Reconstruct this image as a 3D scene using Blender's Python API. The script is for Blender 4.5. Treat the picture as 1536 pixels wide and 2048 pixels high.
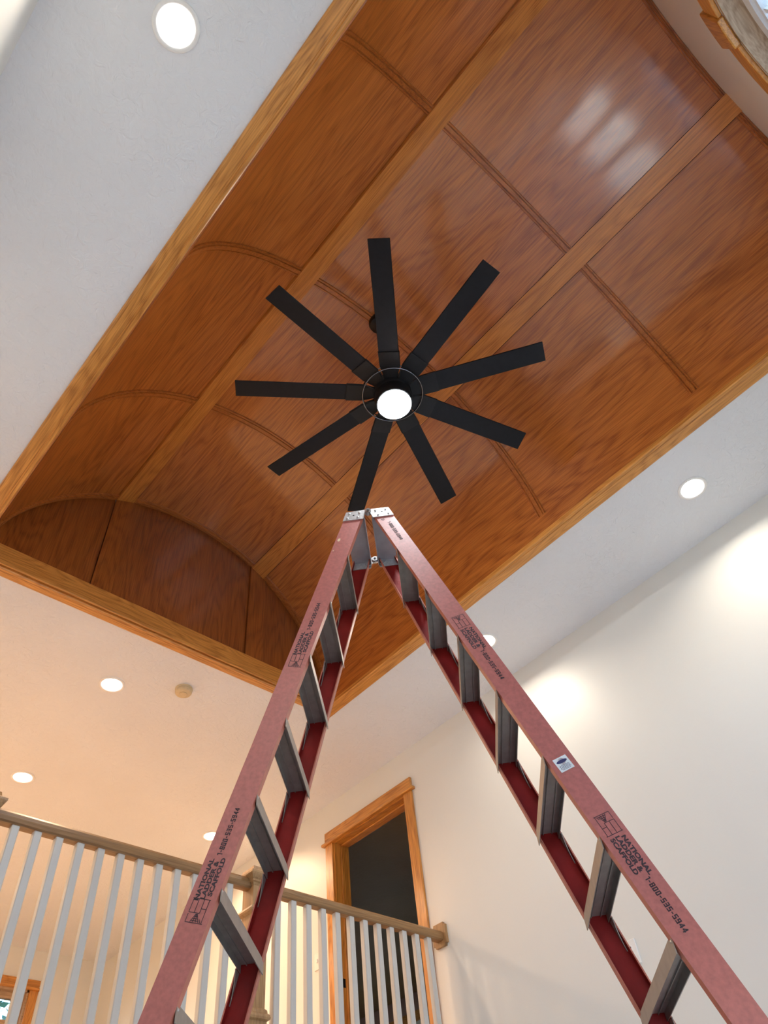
import bpy, bmesh, math, random
from mathutils import Vector, Matrix

random.seed(7)
S = bpy.context.scene
COL = S.collection
for _o in list(bpy.data.objects):
    bpy.data.objects.remove(_o)

# ------------------------------------------------------------------ camera
EYE = 1.55                       # eye height above the ground floor; all z below are world (floor = 0)
cam_d = bpy.data.cameras.new('camera'); cam = bpy.data.objects.new('camera', cam_d); COL.objects.link(cam)
RX = Vector((-0.66076247, -0.74526351, -0.0893043))
RY = Vector((0.615765, -0.47018303, -0.63226686))
RZ = Vector((0.42921606, -0.47276867, 0.76958649))
cam.matrix_world = Matrix(((RX.x, -RY.x, -RZ.x, 0), (RX.y, -RY.y, -RZ.y, 0), (RX.z, -RY.z, -RZ.z, EYE), (0, 0, 0, 1)))
cam_d.sensor_fit = 'VERTICAL'; cam_d.sensor_height = 36.0; cam_d.sensor_width = 27.0
cam_d.lens = 1457.12 / 2048 * 36.0
cam_d.clip_start = 0.02; cam_d.clip_end = 200
S.camera = cam

# ------------------------------------------------------------------ sky, exposure
W = bpy.data.worlds.new('sky'); S.world = W; W.use_nodes = True
_nt = W.node_tree
_bg = _nt.nodes['Background']
_sky = _nt.nodes.new('ShaderNodeTexSky'); _sky.sky_type = 'NISHITA'
_sky.sun_disc = False; _sky.ozone_density = 2.5; _sky.sun_elevation = math.radians(77); _sky.sun_rotation = math.radians(270)
_nt.links.new(_sky.outputs[0], _bg.inputs[0]); _bg.inputs[1].default_value = 1.3
SUN_EL = math.radians(77.0)         # high noon sun on the window side: only a narrow strip of floor is lit directly
sun_d = bpy.data.lights.new('sun', 'SUN'); sun_d.energy = 60.0; sun_d.angle = math.radians(0.6); sun_d.color = (1.0, 0.98, 0.95)
sun = bpy.data.objects.new('sun', sun_d); COL.objects.link(sun)
sun.rotation_euler = Vector((math.cos(SUN_EL), 0.0, -math.sin(SUN_EL))).to_track_quat('-Z', 'Y').to_euler()
sun.location = (-12, -1.7, 30)
S.view_settings.view_transform = 'Standard'; S.view_settings.look = 'None'
S.view_settings.gamma = 1.0; S.view_settings.use_curve_mapping = False
S.view_settings.exposure = 0.05
S.cycles.use_denoising = True
S.cycles.use_adaptive_sampling = True; S.cycles.adaptive_threshold = 0.025
S.cycles.max_bounces = 8; S.cycles.diffuse_bounces = 5; S.cycles.glossy_bounces = 3; S.cycles.transparent_max_bounces = 8
S.cycles.caustics_reflective = False; S.cycles.caustics_refractive = False
S.cycles.sample_clamp_indirect = 6.0

# lamp powers (each lamp is built with its fixture further down)
P_ROOM, C_ROOM = 8.0, (1.0, 0.87, 0.72)
P_LOFT, C_LOFT = 26.0, (1.0, 0.66, 0.41)
P_FAN, C_FAN = 260.0, (0.93, 0.97, 1.0)     # the fan's glowing lens lights the room itself

# ------------------------------------------------------------------ key dimensions (metres)
CEIL = 5.05
X_NEAR, X_FAR = -0.99, 9.04
Y_L, Y_R = 0.588, -4.05
LOFT = 2.62
RAIL_X = 3.70
VY, VZ, VR = -1.7325, 4.903, 1.395          # vault centre line and panel radius
X_GAB = 3.7275

# ------------------------------------------------------------------ material helpers
def mat(name):
    m = bpy.data.materials.new(name); m.use_nodes = True
    return m, m.node_tree, m.node_tree.nodes['Principled BSDF']

def N(nt, t, **kw):
    n = nt.nodes.new(t)
    for k, v in kw.items(): setattr(n, k, v)
    return n

def ramp(nt, fac, stops):
    r = N(nt, 'ShaderNodeValToRGB')
    e = r.color_ramp.elements
    while len(e) < len(stops): e.new(0.5)
    for i, (p, c) in enumerate(stops):
        e[i].position = p; e[i].color = (*c, 1) if len(c) == 3 else c
    nt.links.new(fac, r.inputs[0])
    return r.outputs[0]

def wood(name, dark, light, axis='x', rough=0.3, coat=0.4, coat_rough=0.15, band=1.0, amp=0.32, pore=0.48, bump=0.12):
    """Stained oak: cathedral figure from contour lines of a stretched noise, fine pores along the grain."""
    m, nt, b = mat(name)
    L = nt.links
    tc = N(nt, 'ShaderNodeTexCoord'); oi = N(nt, 'ShaderNodeObjectInfo')
    mul = N(nt, 'ShaderNodeMath', operation='MULTIPLY'); L.new(oi.outputs['Random'], mul.inputs[0]); mul.inputs[1].default_value = 31.0
    add = N(nt, 'ShaderNodeVectorMath', operation='ADD'); L.new(tc.outputs['Object'], add.inputs[0]); L.new(mul.outputs[0], add.inputs[1])
    i = 'xyz'.index(axis)
    def mp(along, across):
        n = N(nt, 'ShaderNodeMapping'); sc = [across] * 3; sc[i] = along
        n.inputs['Scale'].default_value = sc; L.new(add.outputs[0], n.inputs[0]); return n.outputs[0]
    n1 = N(nt, 'ShaderNodeTexNoise'); n1.inputs['Scale'].default_value = 1.0; n1.inputs['Detail'].default_value = 2.5; n1.inputs['Roughness'].default_value = 0.42
    L.new(mp(0.55 * band, 3.6 * band), n1.inputs['Vector'])
    m1 = N(nt, 'ShaderNodeMath', operation='MULTIPLY'); L.new(n1.outputs[0], m1.inputs[0]); m1.inputs[1].default_value = 105.0
    s1 = N(nt, 'ShaderNodeMath', operation='SINE'); L.new(m1.outputs[0], s1.inputs[0])
    m2 = N(nt, 'ShaderNodeMapRange'); L.new(s1.outputs[0], m2.inputs[0]); m2.inputs[1].default_value = -1; m2.inputs[2].default_value = 1
    n2 = N(nt, 'ShaderNodeTexNoise'); n2.inputs['Scale'].default_value = 1.0; n2.inputs['Detail'].default_value = 3.0
    L.new(mp(5.0, 150.0), n2.inputs['Vector'])
    n3 = N(nt, 'ShaderNodeTexNoise'); n3.inputs['Scale'].default_value = 1.0; n3.inputs['Detail'].default_value = 2.0
    L.new(mp(0.7, 2.2), n3.inputs['Vector'])
    # figure contrast fades in and out over the sheet
    pw = N(nt, 'ShaderNodeMath', operation='POWER'); L.new(m2.outputs[0], pw.inputs[0]); pw.inputs[1].default_value = 0.55
    fig = N(nt, 'ShaderNodeMath', operation='MULTIPLY'); L.new(pw.outputs[0], fig.inputs[0]); fig.inputs[1].default_value = amp
    pr = N(nt, 'ShaderNodeMapRange'); L.new(n2.outputs[0], pr.inputs[0]); pr.inputs[1].default_value = 0.38; pr.inputs[2].default_value = 0.66
    pm = N(nt, 'ShaderNodeMath', operation='MULTIPLY_ADD'); L.new(pr.outputs[0], pm.inputs[0]); pm.inputs[1].default_value = pore; L.new(fig.outputs[0], pm.inputs[2])
    bm_ = N(nt, 'ShaderNodeMath', operation='MULTIPLY_ADD'); L.new(n3.outputs[0], bm_.inputs[0]); bm_.inputs[1].default_value = 0.55; L.new(pm.outputs[0], bm_.inputs[2])
    mr = N(nt, 'ShaderNodeMapRange'); L.new(bm_.outputs[0], mr.inputs[0]); mr.inputs[1].default_value = 0.15 + amp * 0.25; mr.inputs[2].default_value = 0.42 + amp + pore * 0.75
    col = ramp(nt, mr.outputs[0], [(0.0, dark), (0.55, tuple((a * 0.4 + c * 0.6) for a, c in zip(dark, light))), (1.0, light)])
    L.new(col, b.inputs['Base Color'])
    b.inputs['Roughness'].default_value = rough
    b.inputs['Coat Weight'].default_value = coat; b.inputs['Coat IOR'].default_value = 1.62; b.inputs['Coat Roughness'].default_value = coat_rough
    bp = N(nt, 'ShaderNodeBump'); bp.inputs['Strength'].default_value = bump; bp.inputs['Distance'].default_value = 0.002
    L.new(pm.outputs[0], bp.inputs['Height']); L.new(bp.outputs[0], b.inputs['Normal'])
    return m

def paint(name, col, rough=0.55, bump=0.15, scale=45.0, spec=0.4, mottle=0.03, dist=0.004):
    m, nt, b = mat(name); L = nt.links
    tc = N(nt, 'ShaderNodeTexCoord')
    n1 = N(nt, 'ShaderNodeTexNoise'); n1.inputs['Scale'].default_value = scale; n1.inputs['Detail'].default_value = 4; n1.inputs['Distortion'].default_value = 1.2
    L.new(tc.outputs['Object'], n1.inputs['Vector'])
    n2 = N(nt, 'ShaderNodeTexNoise'); n2.inputs['Scale'].default_value = 1.3; n2.inputs['Detail'].default_value = 3
    L.new(tc.outputs['Object'], n2.inputs['Vector'])
    c = ramp(nt, n2.outputs[0], [(0.3, tuple(v * (1 - mottle) for v in col)), (0.7, col)])
    L.new(c, b.inputs['Base Color'])
    b.inputs['Roughness'].default_value = rough; b.inputs['Specular IOR Level'].default_value = spec
    bp = N(nt, 'ShaderNodeBump'); bp.inputs['Strength'].default_value = bump; bp.inputs['Distance'].default_value = dist
    L.new(n1.outputs[0], bp.inputs['Height']); L.new(bp.outputs[0], b.inputs['Normal'])
    return m

def plain(name, col, rough=0.5, metal=0.0, coat=0.0, noise=0.06, scale=60.0, spec=0.5):
    m, nt, b = mat(name)
    tc = N(nt, 'ShaderNodeTexCoord'); n1 = N(nt, 'ShaderNodeTexNoise'); n1.inputs['Scale'].default_value = scale; n1.inputs['Detail'].default_value = 3
    nt.links.new(tc.outputs['Object'], n1.inputs['Vector'])
    c = ramp(nt, n1.outputs[0], [(0.3, tuple(max(0, v * (1 - noise)) for v in col)), (0.7, tuple(min(1, v * (1 + noise)) for v in col))])
    nt.links.new(c, b.inputs['Base Color'])
    b.inputs['Roughness'].default_value = rough; b.inputs['Metallic'].default_value = metal; b.inputs['Coat Weight'].default_value = coat
    b.inputs['Specular IOR Level'].default_value = spec
    return m

def emit(name, col, strength):
    m, nt, b = mat(name)
    b.inputs['Base Color'].default_value = (0.9, 0.9, 0.9, 1)
    b.inputs['Emission Color'].default_value = (*col, 1); b.inputs['Emission Strength'].default_value = strength
    return m

def glass_mat(name):
    m = bpy.data.materials.new(name); m.use_nodes = True; nt = m.node_tree
    for n in list(nt.nodes):
        if n.type == 'BSDF_PRINCIPLED': nt.nodes.remove(n)
    out = nt.nodes['Material Output']
    t = N(nt, 'ShaderNodeBsdfTransparent'); t.inputs[0].default_value = (0.93, 0.97, 0.96, 1)
    g = N(nt, 'ShaderNodeBsdfGlossy'); g.inputs['Roughness'].default_value = 0.02
    lw_ = N(nt, 'ShaderNodeLayerWeight'); lw_.inputs[0].default_value = 0.5        # reflectance rising toward grazing, alike from both sides
    pw = N(nt, 'ShaderNodeMath', operation='POWER'); nt.links.new(lw_.outputs['Facing'], pw.inputs[0]); pw.inputs[1].default_value = 5.0
    f = N(nt, 'ShaderNodeMath', operation='MULTIPLY_ADD'); nt.links.new(pw.outputs[0], f.inputs[0]); f.inputs[1].default_value = 0.75; f.inputs[2].default_value = 0.04
    mx = N(nt, 'ShaderNodeMixShader'); nt.links.new(f.outputs[0], mx.inputs[0]); nt.links.new(t.outputs[0], mx.inputs[1]); nt.links.new(g.outputs[0], mx.inputs[2])
    nt.links.new(mx.outputs[0], out.inputs[0])
    return m

PANEL_D, PANEL_L = (0.27, 0.064, 0.008), (0.60, 0.195, 0.034)
TRIM_D, TRIM_L = (0.37, 0.135, 0.020), (0.76, 0.34, 0.075)
M = {}
M['panel'] = wood('oak_panel_stained', PANEL_D, PANEL_L, 'x', 0.36, 0.85, 0.12)
M['panel_z'] = wood('oak_panel_upright_shaded', (0.16, 0.034, 0.004), (0.34, 0.10, 0.016), 'z', 0.36, 0.8, 0.10)  # gable panels: slightly darker stain, mostly far-end shade mixed into the colour
M['band'] = wood('oak_band_stained', (0.36, 0.105, 0.012), (0.70, 0.27, 0.048), 'x', 0.33, 0.45, 0.2)
M['batten'] = wood('oak_batten_stained', (0.24, 0.058, 0.007), (0.50, 0.155, 0.026), 'y', 0.36, 0.4, 0.2, amp=0.25)
M['band_z'] = wood('oak_band_upright_shaded', (0.18, 0.042, 0.005), (0.38, 0.115, 0.018), 'z', 0.33, 0.45, 0.2)  # gable boards: the same far-end shade toned into the colour
M['case_x'] = wood('oak_casing_long', TRIM_D, TRIM_L, 'x', 0.42, 0.12, 0.35, band=1.6)
M['case_y'] = wood('oak_casing_cross', TRIM_D, TRIM_L, 'y', 0.42, 0.12, 0.35, band=1.6)
M['case_z'] = wood('oak_casing_upright', (0.36, 0.125, 0.016), (0.72, 0.32, 0.058), 'z', 0.34, 0.4, 0.2, band=1.6)
M['case_h'] = wood('oak_casing_head', (0.36, 0.125, 0.016), (0.72, 0.32, 0.058), 'x', 0.34, 0.4, 0.2, band=1.6)
M['raw_y'] = wood('oak_handrail', (0.20, 0.10, 0.036), (0.35, 0.195, 0.078), 'y', 0.45, 0.1, 0.3, amp=0.3, band=1.6)
M['raw_z'] = wood('oak_newel', (0.28, 0.15, 0.06), (0.46, 0.275, 0.12), 'z', 0.45, 0.1, 0.3, amp=0.3, band=1.6)
M['soffit'] = wood('oak_window_jamb', (0.32, 0.20, 0.11), (0.55, 0.40, 0.26), 'y', 0.5, 0.05, 0.3, amp=0.3, band=1.6)
M['loftfloor'] = paint('loft_carpet', (0.62, 0.50, 0.38), 0.95, 0.5, 300.0, 0.1, 0.08)
M['floorw'] = wood('oak_floor', (0.20, 0.09, 0.03), (0.42, 0.22, 0.09), 'x', 0.3, 0.3, 0.15)
M['carpet'] = paint('pale_carpet', (0.44, 0.46, 0.50), 0.95, 0.5, 300.0, 0.1, 0.08)
M['ceil'] = paint('ceiling_paint', (0.815, 0.825, 0.845), 0.6, 0.7, 22.0, 0.35, 0.05, 0.010)
M['wall'] = paint('wall_paint', (0.805, 0.81, 0.775), 0.42, 0.06, 60.0, 0.45, 0.025)
M['white'] = paint('white_gloss_paint', (0.58, 0.57, 0.54), 0.4, 0.03, 80.0)
M['bed_ceil'] = paint('bedroom_green_paint', (0.40, 0.31, 0.145), 0.32, 0.35, 22.0, 0.5, 0.25, 0.008)
M['bed_wall'] = paint('bedroom_mauve_paint', (0.34, 0.22, 0.20), 0.6, 0.1, 40.0)
M['dark'] = plain('dark_backing', (0.02, 0.007, 0.003), 0.9, noise=0.2)
M['black'] = plain('fan_black_bronze', (0.008, 0.008, 0.009), 0.42, 0.0, noise=0.15, spec=0.3)
M['blade'] = plain('fan_blade_black', (0.007, 0.007, 0.009), 0.55, 0.0, noise=0.2, scale=30, spec=0.22)
M['ringmetal'] = plain('dark_polished_ring', (0.22, 0.22, 0.24), 0.25, 1.0)
M['steel'] = plain('brushed_steel', (0.55, 0.55, 0.56), 0.28, 1.0)
M['alu'] = plain('aluminium_step', (0.33, 0.285, 0.25), 0.40, 0.55, noise=0.10, scale=25)
M['galv'] = plain('galvanized_plate', (0.60, 0.61, 0.62), 0.38, 0.75, noise=0.12, scale=90)
M['capgrey'] = plain('grey_cap_plate', (0.40, 0.37, 0.39), 0.5, 0.5, noise=0.08, scale=20)
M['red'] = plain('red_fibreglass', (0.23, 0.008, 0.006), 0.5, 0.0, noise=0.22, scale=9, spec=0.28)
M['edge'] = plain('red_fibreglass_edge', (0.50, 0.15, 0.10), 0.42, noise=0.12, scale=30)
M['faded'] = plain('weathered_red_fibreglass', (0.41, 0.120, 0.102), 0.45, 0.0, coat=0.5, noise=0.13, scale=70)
M['faded'].node_tree.nodes['Principled BSDF'].inputs['Coat Roughness'].default_value = 0.35
M['ink'] = plain('dark_print', (0.035, 0.022, 0.03), 0.7)
M['chip'] = plain('paint_splash_cream', (0.62, 0.48, 0.32), 0.6)
M['sticker'] = plain('sticker_white', (0.72, 0.78, 0.80), 0.4)
M['blueink'] = plain('sticker_blue_print', (0.03, 0.03, 0.12), 0.5)
M['pinkink'] = plain('sticker_pink_print', (0.45, 0.18, 0.26), 0.5)
M['rubber'] = plain('black_rubber', (0.02, 0.02, 0.02), 0.8)
M['plastic'] = plain('white_plastic', (0.88, 0.87, 0.84), 0.3, noise=0.02)
M['cream'] = plain('aged_cream_plastic', (0.66, 0.52, 0.31), 0.45, noise=0.04)
M['slot'] = plain('dark_slot', (0.02, 0.02, 0.02), 0.8)
M['vinyl'] = plain('white_vinyl', (0.82, 0.84, 0.85), 0.35, noise=0.02)
M['leaf'] = plain('tree_leaf', (0.03, 0.12, 0.09), 0.5, noise=0.5, scale=2)
M['bark'] = plain('tree_bark', (0.10, 0.07, 0.05), 0.9, noise=0.3)
M['glass'] = glass_mat('window_glass')
M['ground'] = plain('patio_slate', (0.07, 0.085, 0.11), 0.9, noise=0.1, scale=3)
M['lens_room'] = emit('downlight_lens', (1.0, 0.97, 0.92), 9.0)
M['lens_fan'] = emit('fan_light_lens', C_FAN, P_FAN)

# ------------------------------------------------------------------ mesh helpers
def new_mesh(name, bm, mats, smooth=False):
    me = bpy.data.meshes.new(name)
    bmesh.ops.recalc_face_normals(bm, faces=bm.faces[:])
    bm.to_mesh(me); bm.free()
    for mm in (mats if isinstance(mats, (list, tuple)) else [mats]): me.materials.append(M[mm])
    if smooth:
        for p in me.polygons: p.use_smooth = True
    return me

WORLD = {}                        # where things and moved parts stand
def put(name, me, parent=None, loc=None, rotz=None):
    o = bpy.data.objects.new(name, me); COL.objects.link(o)
    if loc is not None: o.location = loc
    if rotz is not None: o.rotation_euler = (0, 0, rotz)
    if parent is not None:
        o.parent = parent
        if loc is None:
            o.matrix_parent_inverse = Matrix.Translation(-WORLD.get(parent, Vector((0, 0, 0))))
        else:
            WORLD[o] = WORLD.get(parent, Vector((0, 0, 0))) + Vector(loc)
    return o

def obj(name, bm, mats, parent=None, smooth=False):
    """A mesh with world-space vertices, as one object."""
    return put(name, new_mesh(name, bm, mats, smooth), parent)

def tag(o, label=None, cat=None, group=None, kind=None):
    for k, v in (('label', label), ('category', cat), ('group', group), ('kind', kind)):
        if v: o[k] = v
    return o

def thing(name, loc, label=None, cat=None, group=None, kind=None):
    o = bpy.data.objects.new(name, None); COL.objects.link(o); o.location = loc
    o.empty_display_size = 0.1; WORLD[o] = Vector(loc)
    return tag(o, label, cat, group, kind)

def B(): return bmesh.new()

def hexa(bm, p, mi=0):
    """p: 8 points, bottom ring then top ring."""
    v = [bm.verts.new(q) for q in p]
    fs = []
    for f in ((0, 1, 2, 3), (7, 6, 5, 4), (0, 4, 5, 1), (1, 5, 6, 2), (2, 6, 7, 3), (3, 7, 4, 0)):
        fc = bm.faces.new([v[i] for i in f]); fc.material_index = mi; fs.append(fc)
    return v, fs

def box(bm, x0, x1, y0, y1, z0, z1, mi=0, bev=0.0):
    v, fs = hexa(bm, [(x0, y0, z0), (x1, y0, z0), (x1, y1, z0), (x0, y1, z0), (x0, y0, z1), (x1, y0, z1), (x1, y1, z1), (x0, y1, z1)], mi)
    if bev:
        ed = list({e for f in fs for e in f.edges})
        bmesh.ops.bevel(bm, geom=ed, offset=bev, segments=2, affect='EDGES', profile=0.5)

def extrude(bm, pts, fa, fb, mi=0, close=True):
    """pts: profile list; fa(p), fb(p) give the two end points."""
    a = [bm.verts.new(fa(p)) for p in pts]; b = [bm.verts.new(fb(p)) for p in pts]
    n = len(pts)
    for i in range(n):
        j = (i + 1) % n
        f = bm.faces.new((a[i], a[j], b[j], b[i])); f.material_index = mi
    if close:
        bm.faces.new(a[::-1]).material_index = mi; bm.faces.new(b).material_index = mi

def lathe(bm, prof, c=(0, 0, 0), n=40, mi=0):
    rings = []
    for r, z in prof:
        if r < 1e-6: rings.append([bm.verts.new((c[0], c[1], c[2] + z))])
        else: rings.append([bm.verts.new((c[0] + r * math.cos(2 * math.pi * i / n), c[1] + r * math.sin(2 * math.pi * i / n), c[2] + z)) for i in range(n)])
    for A, C in zip(rings, rings[1:]):
        if len(A) == 1 and len(C) == 1: continue
        for i in range(n):
            j = (i + 1) % n
            if len(A) == 1: f = bm.faces.new((A[0], C[i], C[j]))
            elif len(C) == 1: f = bm.faces.new((A[i], A[j], C[0]))
            else: f = bm.faces.new((A[i], A[j], C[j], C[i]))
            f.material_index = mi

def tube(bm, pts, r, n=10, mi=0):
    rings = []
    for i, p in enumerate(pts):
        p = Vector(p)
        d = (Vector(pts[min(i + 1, len(pts) - 1)]) - Vector(pts[max(i - 1, 0)])).normalized()
        u = d.orthogonal().normalized(); w = d.cross(u)
        rings.append([bm.verts.new(p + r * (math.cos(2 * math.pi * k / n) * u + math.sin(2 * math.pi * k / n) * w)) for k in range(n)])
    for A, C in zip(rings, rings[1:]):
        # match ring start to limit twist
        off = min(range(n), key=lambda o: (A[0].co - C[o].co).length)
        for k in range(n):
            bm.faces.new((A[k], A[(k + 1) % n], C[(k + 1 + off) % n], C[(k + off) % n])).material_index = mi
    bm.faces.new(rings[0][::-1]).material_index = mi; bm.faces.new(rings[-1]).material_index = mi

def torus(bm, R, r, z, c, n=64, m=8, mi=0):
    rings = []
    for i in range(n):
        a = 2 * math.pi * i / n
        rings.append([bm.verts.new((c[0] + (R + r * math.cos(2 * math.pi * k / m)) * math.cos(a), c[1] + (R + r * math.cos(2 * math.pi * k / m)) * math.sin(a), z + r * math.sin(2 * math.pi * k / m))) for k in range(m)])
    for i in range(n):
        A, C = rings[i], rings[(i + 1) % n]
        for k in range(m): bm.faces.new((A[k], C[k], C[(k + 1) % m], A[(k + 1) % m])).material_index = mi

def square_stack(bm, prof, cx, cy, mi=0):
    rings = [[bm.verts.new((cx + sx * h, cy + sy * h, z)) for sx, sy in ((-1, -1), (1, -1), (1, 1), (-1, 1))] for h, z in prof]
    for A, C in zip(rings, rings[1:]):
        for i in range(4): bm.faces.new((A[i], A[(i + 1) % 4], C[(i + 1) % 4], C[i])).material_index = mi
    bm.faces.new(rings[0][::-1]).material_index = mi; bm.faces.new(rings[-1]).material_index = mi

def copy_tree(o, loc, **props):
    c = o.copy(); COL.objects.link(c); c.location = loc
    for k, v in props.items(): c[k] = v
    for ch in list(o.children):
        d = ch.copy(); COL.objects.link(d); d.parent = c
        for g in list(ch.children):
            e = g.copy(); COL.objects.link(e); e.parent = d
    return c

# ================================================================== THE ROOM
T = 0.15
bm = B(); box(bm, X_NEAR - T, X_FAR + T, Y_R - T, Y_L + T, -0.12, 0)
tag(obj('floor', bm, 'carpet'), 'pale carpeted floor of the tall ground-level room', kind='structure')

# flat painted ceiling, with the rectangular opening of the vault left out
OY0, OY1 = -3.105, -0.350                       # vault opening across
CX1 = 3.735                                      # vault opening end
bm = B()
box(bm, X_NEAR - T, X_FAR + T, OY1 + 0.02, Y_L + T, CEIL, CEIL + 0.1)
box(bm, X_NEAR - T, X_FAR + T, Y_R - T, OY0 - 0.02, CEIL, CEIL + 0.1)
box(bm, CX1 + 0.02, X_FAR + T, OY0 - 0.02, OY1 + 0.02, CEIL, CEIL + 0.1)
ceiling = tag(obj('ceiling', bm, 'ceil'), 'flat white textured ceiling around the wooden vault and over the loft', kind='structure')

bm = B(); box(bm, X_NEAR - T, X_FAR + T, Y_L, Y_L + T, 0, CEIL + 0.05)
tag(obj('wall_left', bm, 'wall'), 'plain painted side wall opposite the loft door', kind='structure')

# right wall with the loft doorway
DX0, DX1, DZ1 = 3.885, 4.816, LOFT + 2.055
bm = B()
box(bm, X_NEAR - T, DX0, Y_R - T, Y_R, 0, CEIL + 0.05)
box(bm, DX1, X_FAR + T, Y_R - T, Y_R, 0, CEIL + 0.05)
box(bm, DX0, DX1, Y_R - T, Y_R, DZ1, CEIL + 0.05)
box(bm, DX0, DX1, Y_R - T, Y_R, 0, LOFT)
tag(obj('wall_right', bm, 'wall'), 'tall cream painted wall with the loft doorway', kind='structure')

# back wall of the loft, with a window opening
FWY0, FWY1, FWZ0, FWZ1 = -3.28, -2.30, LOFT + 0.75, EYE + 3.12
bm = B()
box(bm, X_FAR, X_FAR + T, Y_R, FWY0, 0, CEIL + 0.05); box(bm, X_FAR, X_FAR + T, FWY1, Y_L, 0, CEIL + 0.05)
box(bm, X_FAR, X_FAR + T, FWY0, FWY1, FWZ1, CEIL + 0.05); box(bm, X_FAR, X_FAR + T, FWY0, FWY1, 0, FWZ0)
tag(obj('wall_back', bm, 'wall'), 'far painted wall behind the loft railing', kind='structure')

# front wall: arched window high up, three tall glazed openings below
AY, AZ, AR = -1.74, EYE + 3.325, 0.53
ASILL = 4.0
LOW = [(-3.75, -2.55), (-2.35, -1.15), (-0.95, 0.25)]
LZ0, LZ1 = 0.12, 2.42
bm = B()
ys = {Y_R, Y_L}
for a, b_ in LOW: ys |= {a, b_}
NA = 28
for i in range(NA + 1): ys.add(AY - AR * math.cos(math.pi * i / NA))
ys = sorted(ys)
def arch(y):
    d = AR * AR - (y - AY) ** 2
    return AZ + math.sqrt(max(0, d))
TOPZ = VZ + VR + 0.2
for ya, yb in zip(ys, ys[1:]):
    if yb - ya < 1e-6: continue
    ym = (ya + yb) / 2
    cuts = [(0, 0)]
    if any(a < ym < b_ for a, b_ in LOW): cuts += [(LZ0, LZ0), (LZ1, LZ1)]
    if abs(ym - AY) < AR: cuts += [(ASILL, ASILL), (arch(ya), arch(yb))]
    cuts.append((TOPZ, TOPZ))
    for (l0, l1), (u0, u1) in zip(cuts[::2], cuts[1::2]):
        hexa(bm, [(X_NEAR - T, ya, l0), (X_NEAR, ya, l0), (X_NEAR, yb, l1), (X_NEAR - T, yb, l1), (X_NEAR - T, ya, u0), (X_NEAR, ya, u0), (X_NEAR, yb, u1), (X_NEAR - T, yb, u1)])
tag(obj('wall_front', bm, 'wall'), 'painted end wall under the vault with the arched window', kind='structure')

bm = B(); box(bm, X_NEAR - T - 0.52, X_NEAR - T, Y_R - 0.6, Y_L + 0.6, 5.72, 5.90)  # unseen eave, added to keep the sun off the arched window's sill
tag(obj('added_shade_eave', bm, 'vinyl'), 'white eave added outside to shade the arched window', kind='structure')

# loft floor, open edge toward the room
bm = B(); box(bm, RAIL_X - 0.10, X_FAR, Y_R, Y_L, LOFT - 0.26, LOFT)
tag(obj('floor_loft', bm, ['loftfloor']), 'loft floor deck carrying the railing', kind='structure')

# bedroom beyond the doorway
BY, BX0, BX1 = -8.17, 3.2, 10.6
bm = B(); box(bm, BX0, BX1, BY - 0.1, Y_R - T, CEIL, CEIL + 0.1)
tag(obj('ceiling_bedroom', bm, 'bed_ceil'), 'dark green ceiling of the dim room seen through the doorway', kind='structure')
bm = B(); box(bm, BX0, BX1, BY - 0.1, Y_R - T, LOFT - 0.1, LOFT)
tag(obj('floor_bedroom', bm, 'floorw'), 'floor of the dim room behind the doorway', kind='structure')
bm = B(); box(bm, BX0, BX1, BY - 0.1, BY, LOFT, CEIL)
box(bm, BX0 - 0.1, BX0, BY - 0.1, Y_R - T, LOFT - 0.1, CEIL + 0.1); 
for _y0, _y1, _z0, _z1 in ((BY - 0.1, -7.3, LOFT - 0.1, CEIL + 0.1), (-5.9, Y_R - T, LOFT - 0.1, CEIL + 0.1), (-7.3, -5.9, LOFT - 0.1, LOFT + 0.9), (-7.3, -5.9, LOFT + 2.15, CEIL + 0.1)):  # wall pieces leave an opening, added to let sky light into the room
    box(bm, BX1, BX1 + 0.1, _y0, _y1, _z0, _z1)
tag(obj('wall_bedroom', bm, 'bed_wall'), 'mauve walls of the dim room seen through the doorway', kind='structure')
d2 = thing('door_2', (8.3, BY, LOFT), 'dark wooden casing on the far wall of the dim room', kind='structure')
bm = B(); box(bm, 7.4, 9.2, BY, BY + 0.03, EYE + 3.16, EYE + 3.28, bev=0.004); obj('head_casing', bm, 'case_h', d2)
bm = B(); box(bm, 7.5, 9.1, BY, BY + 0.015, LOFT, EYE + 3.16); obj('door_leaf', bm, 'white', d2)

# lawn outside, below the windows
bm = B(); box(bm, -40, X_NEAR - T - 0.02, -25, 25, -0.6, -0.25)
tag(obj('ground', bm, 'ground'), 'blue-grey slate patio outside the windows', kind='structure')

# ================================================================== THE VAULT
vault = thing('vaulted_ceiling', (X_NEAR, VY, CEIL), 'barrel-vaulted oak panelled ceiling recess with arched battens', kind='structure')
D2R = math.pi / 180
def arcbox(bm, x0, x1, a0, a1, r0, r1, seg=2.5, mi=0):
    n = max(2, int(abs(a1 - a0) / seg))
    rings = []
    for i in range(n + 1):
        a = (a0 + (a1 - a0) * i / n) * D2R
        s, c = math.sin(a), math.cos(a)
        rings.append([bm.verts.new((x, VY + r * s, VZ + r * c)) for x, r in ((x0, r0), (x1, r0), (x1, r1), (x0, r1))])
    for A, C in zip(rings, rings[1:]):
        for k in range(4): bm.faces.new((A[k], A[(k + 1) % 4], C[(k + 1) % 4], C[k])).material_index = mi
    bm.faces.new(rings[0][::-1]).material_index = mi; bm.faces.new(rings[-1]).material_index = mi

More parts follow.
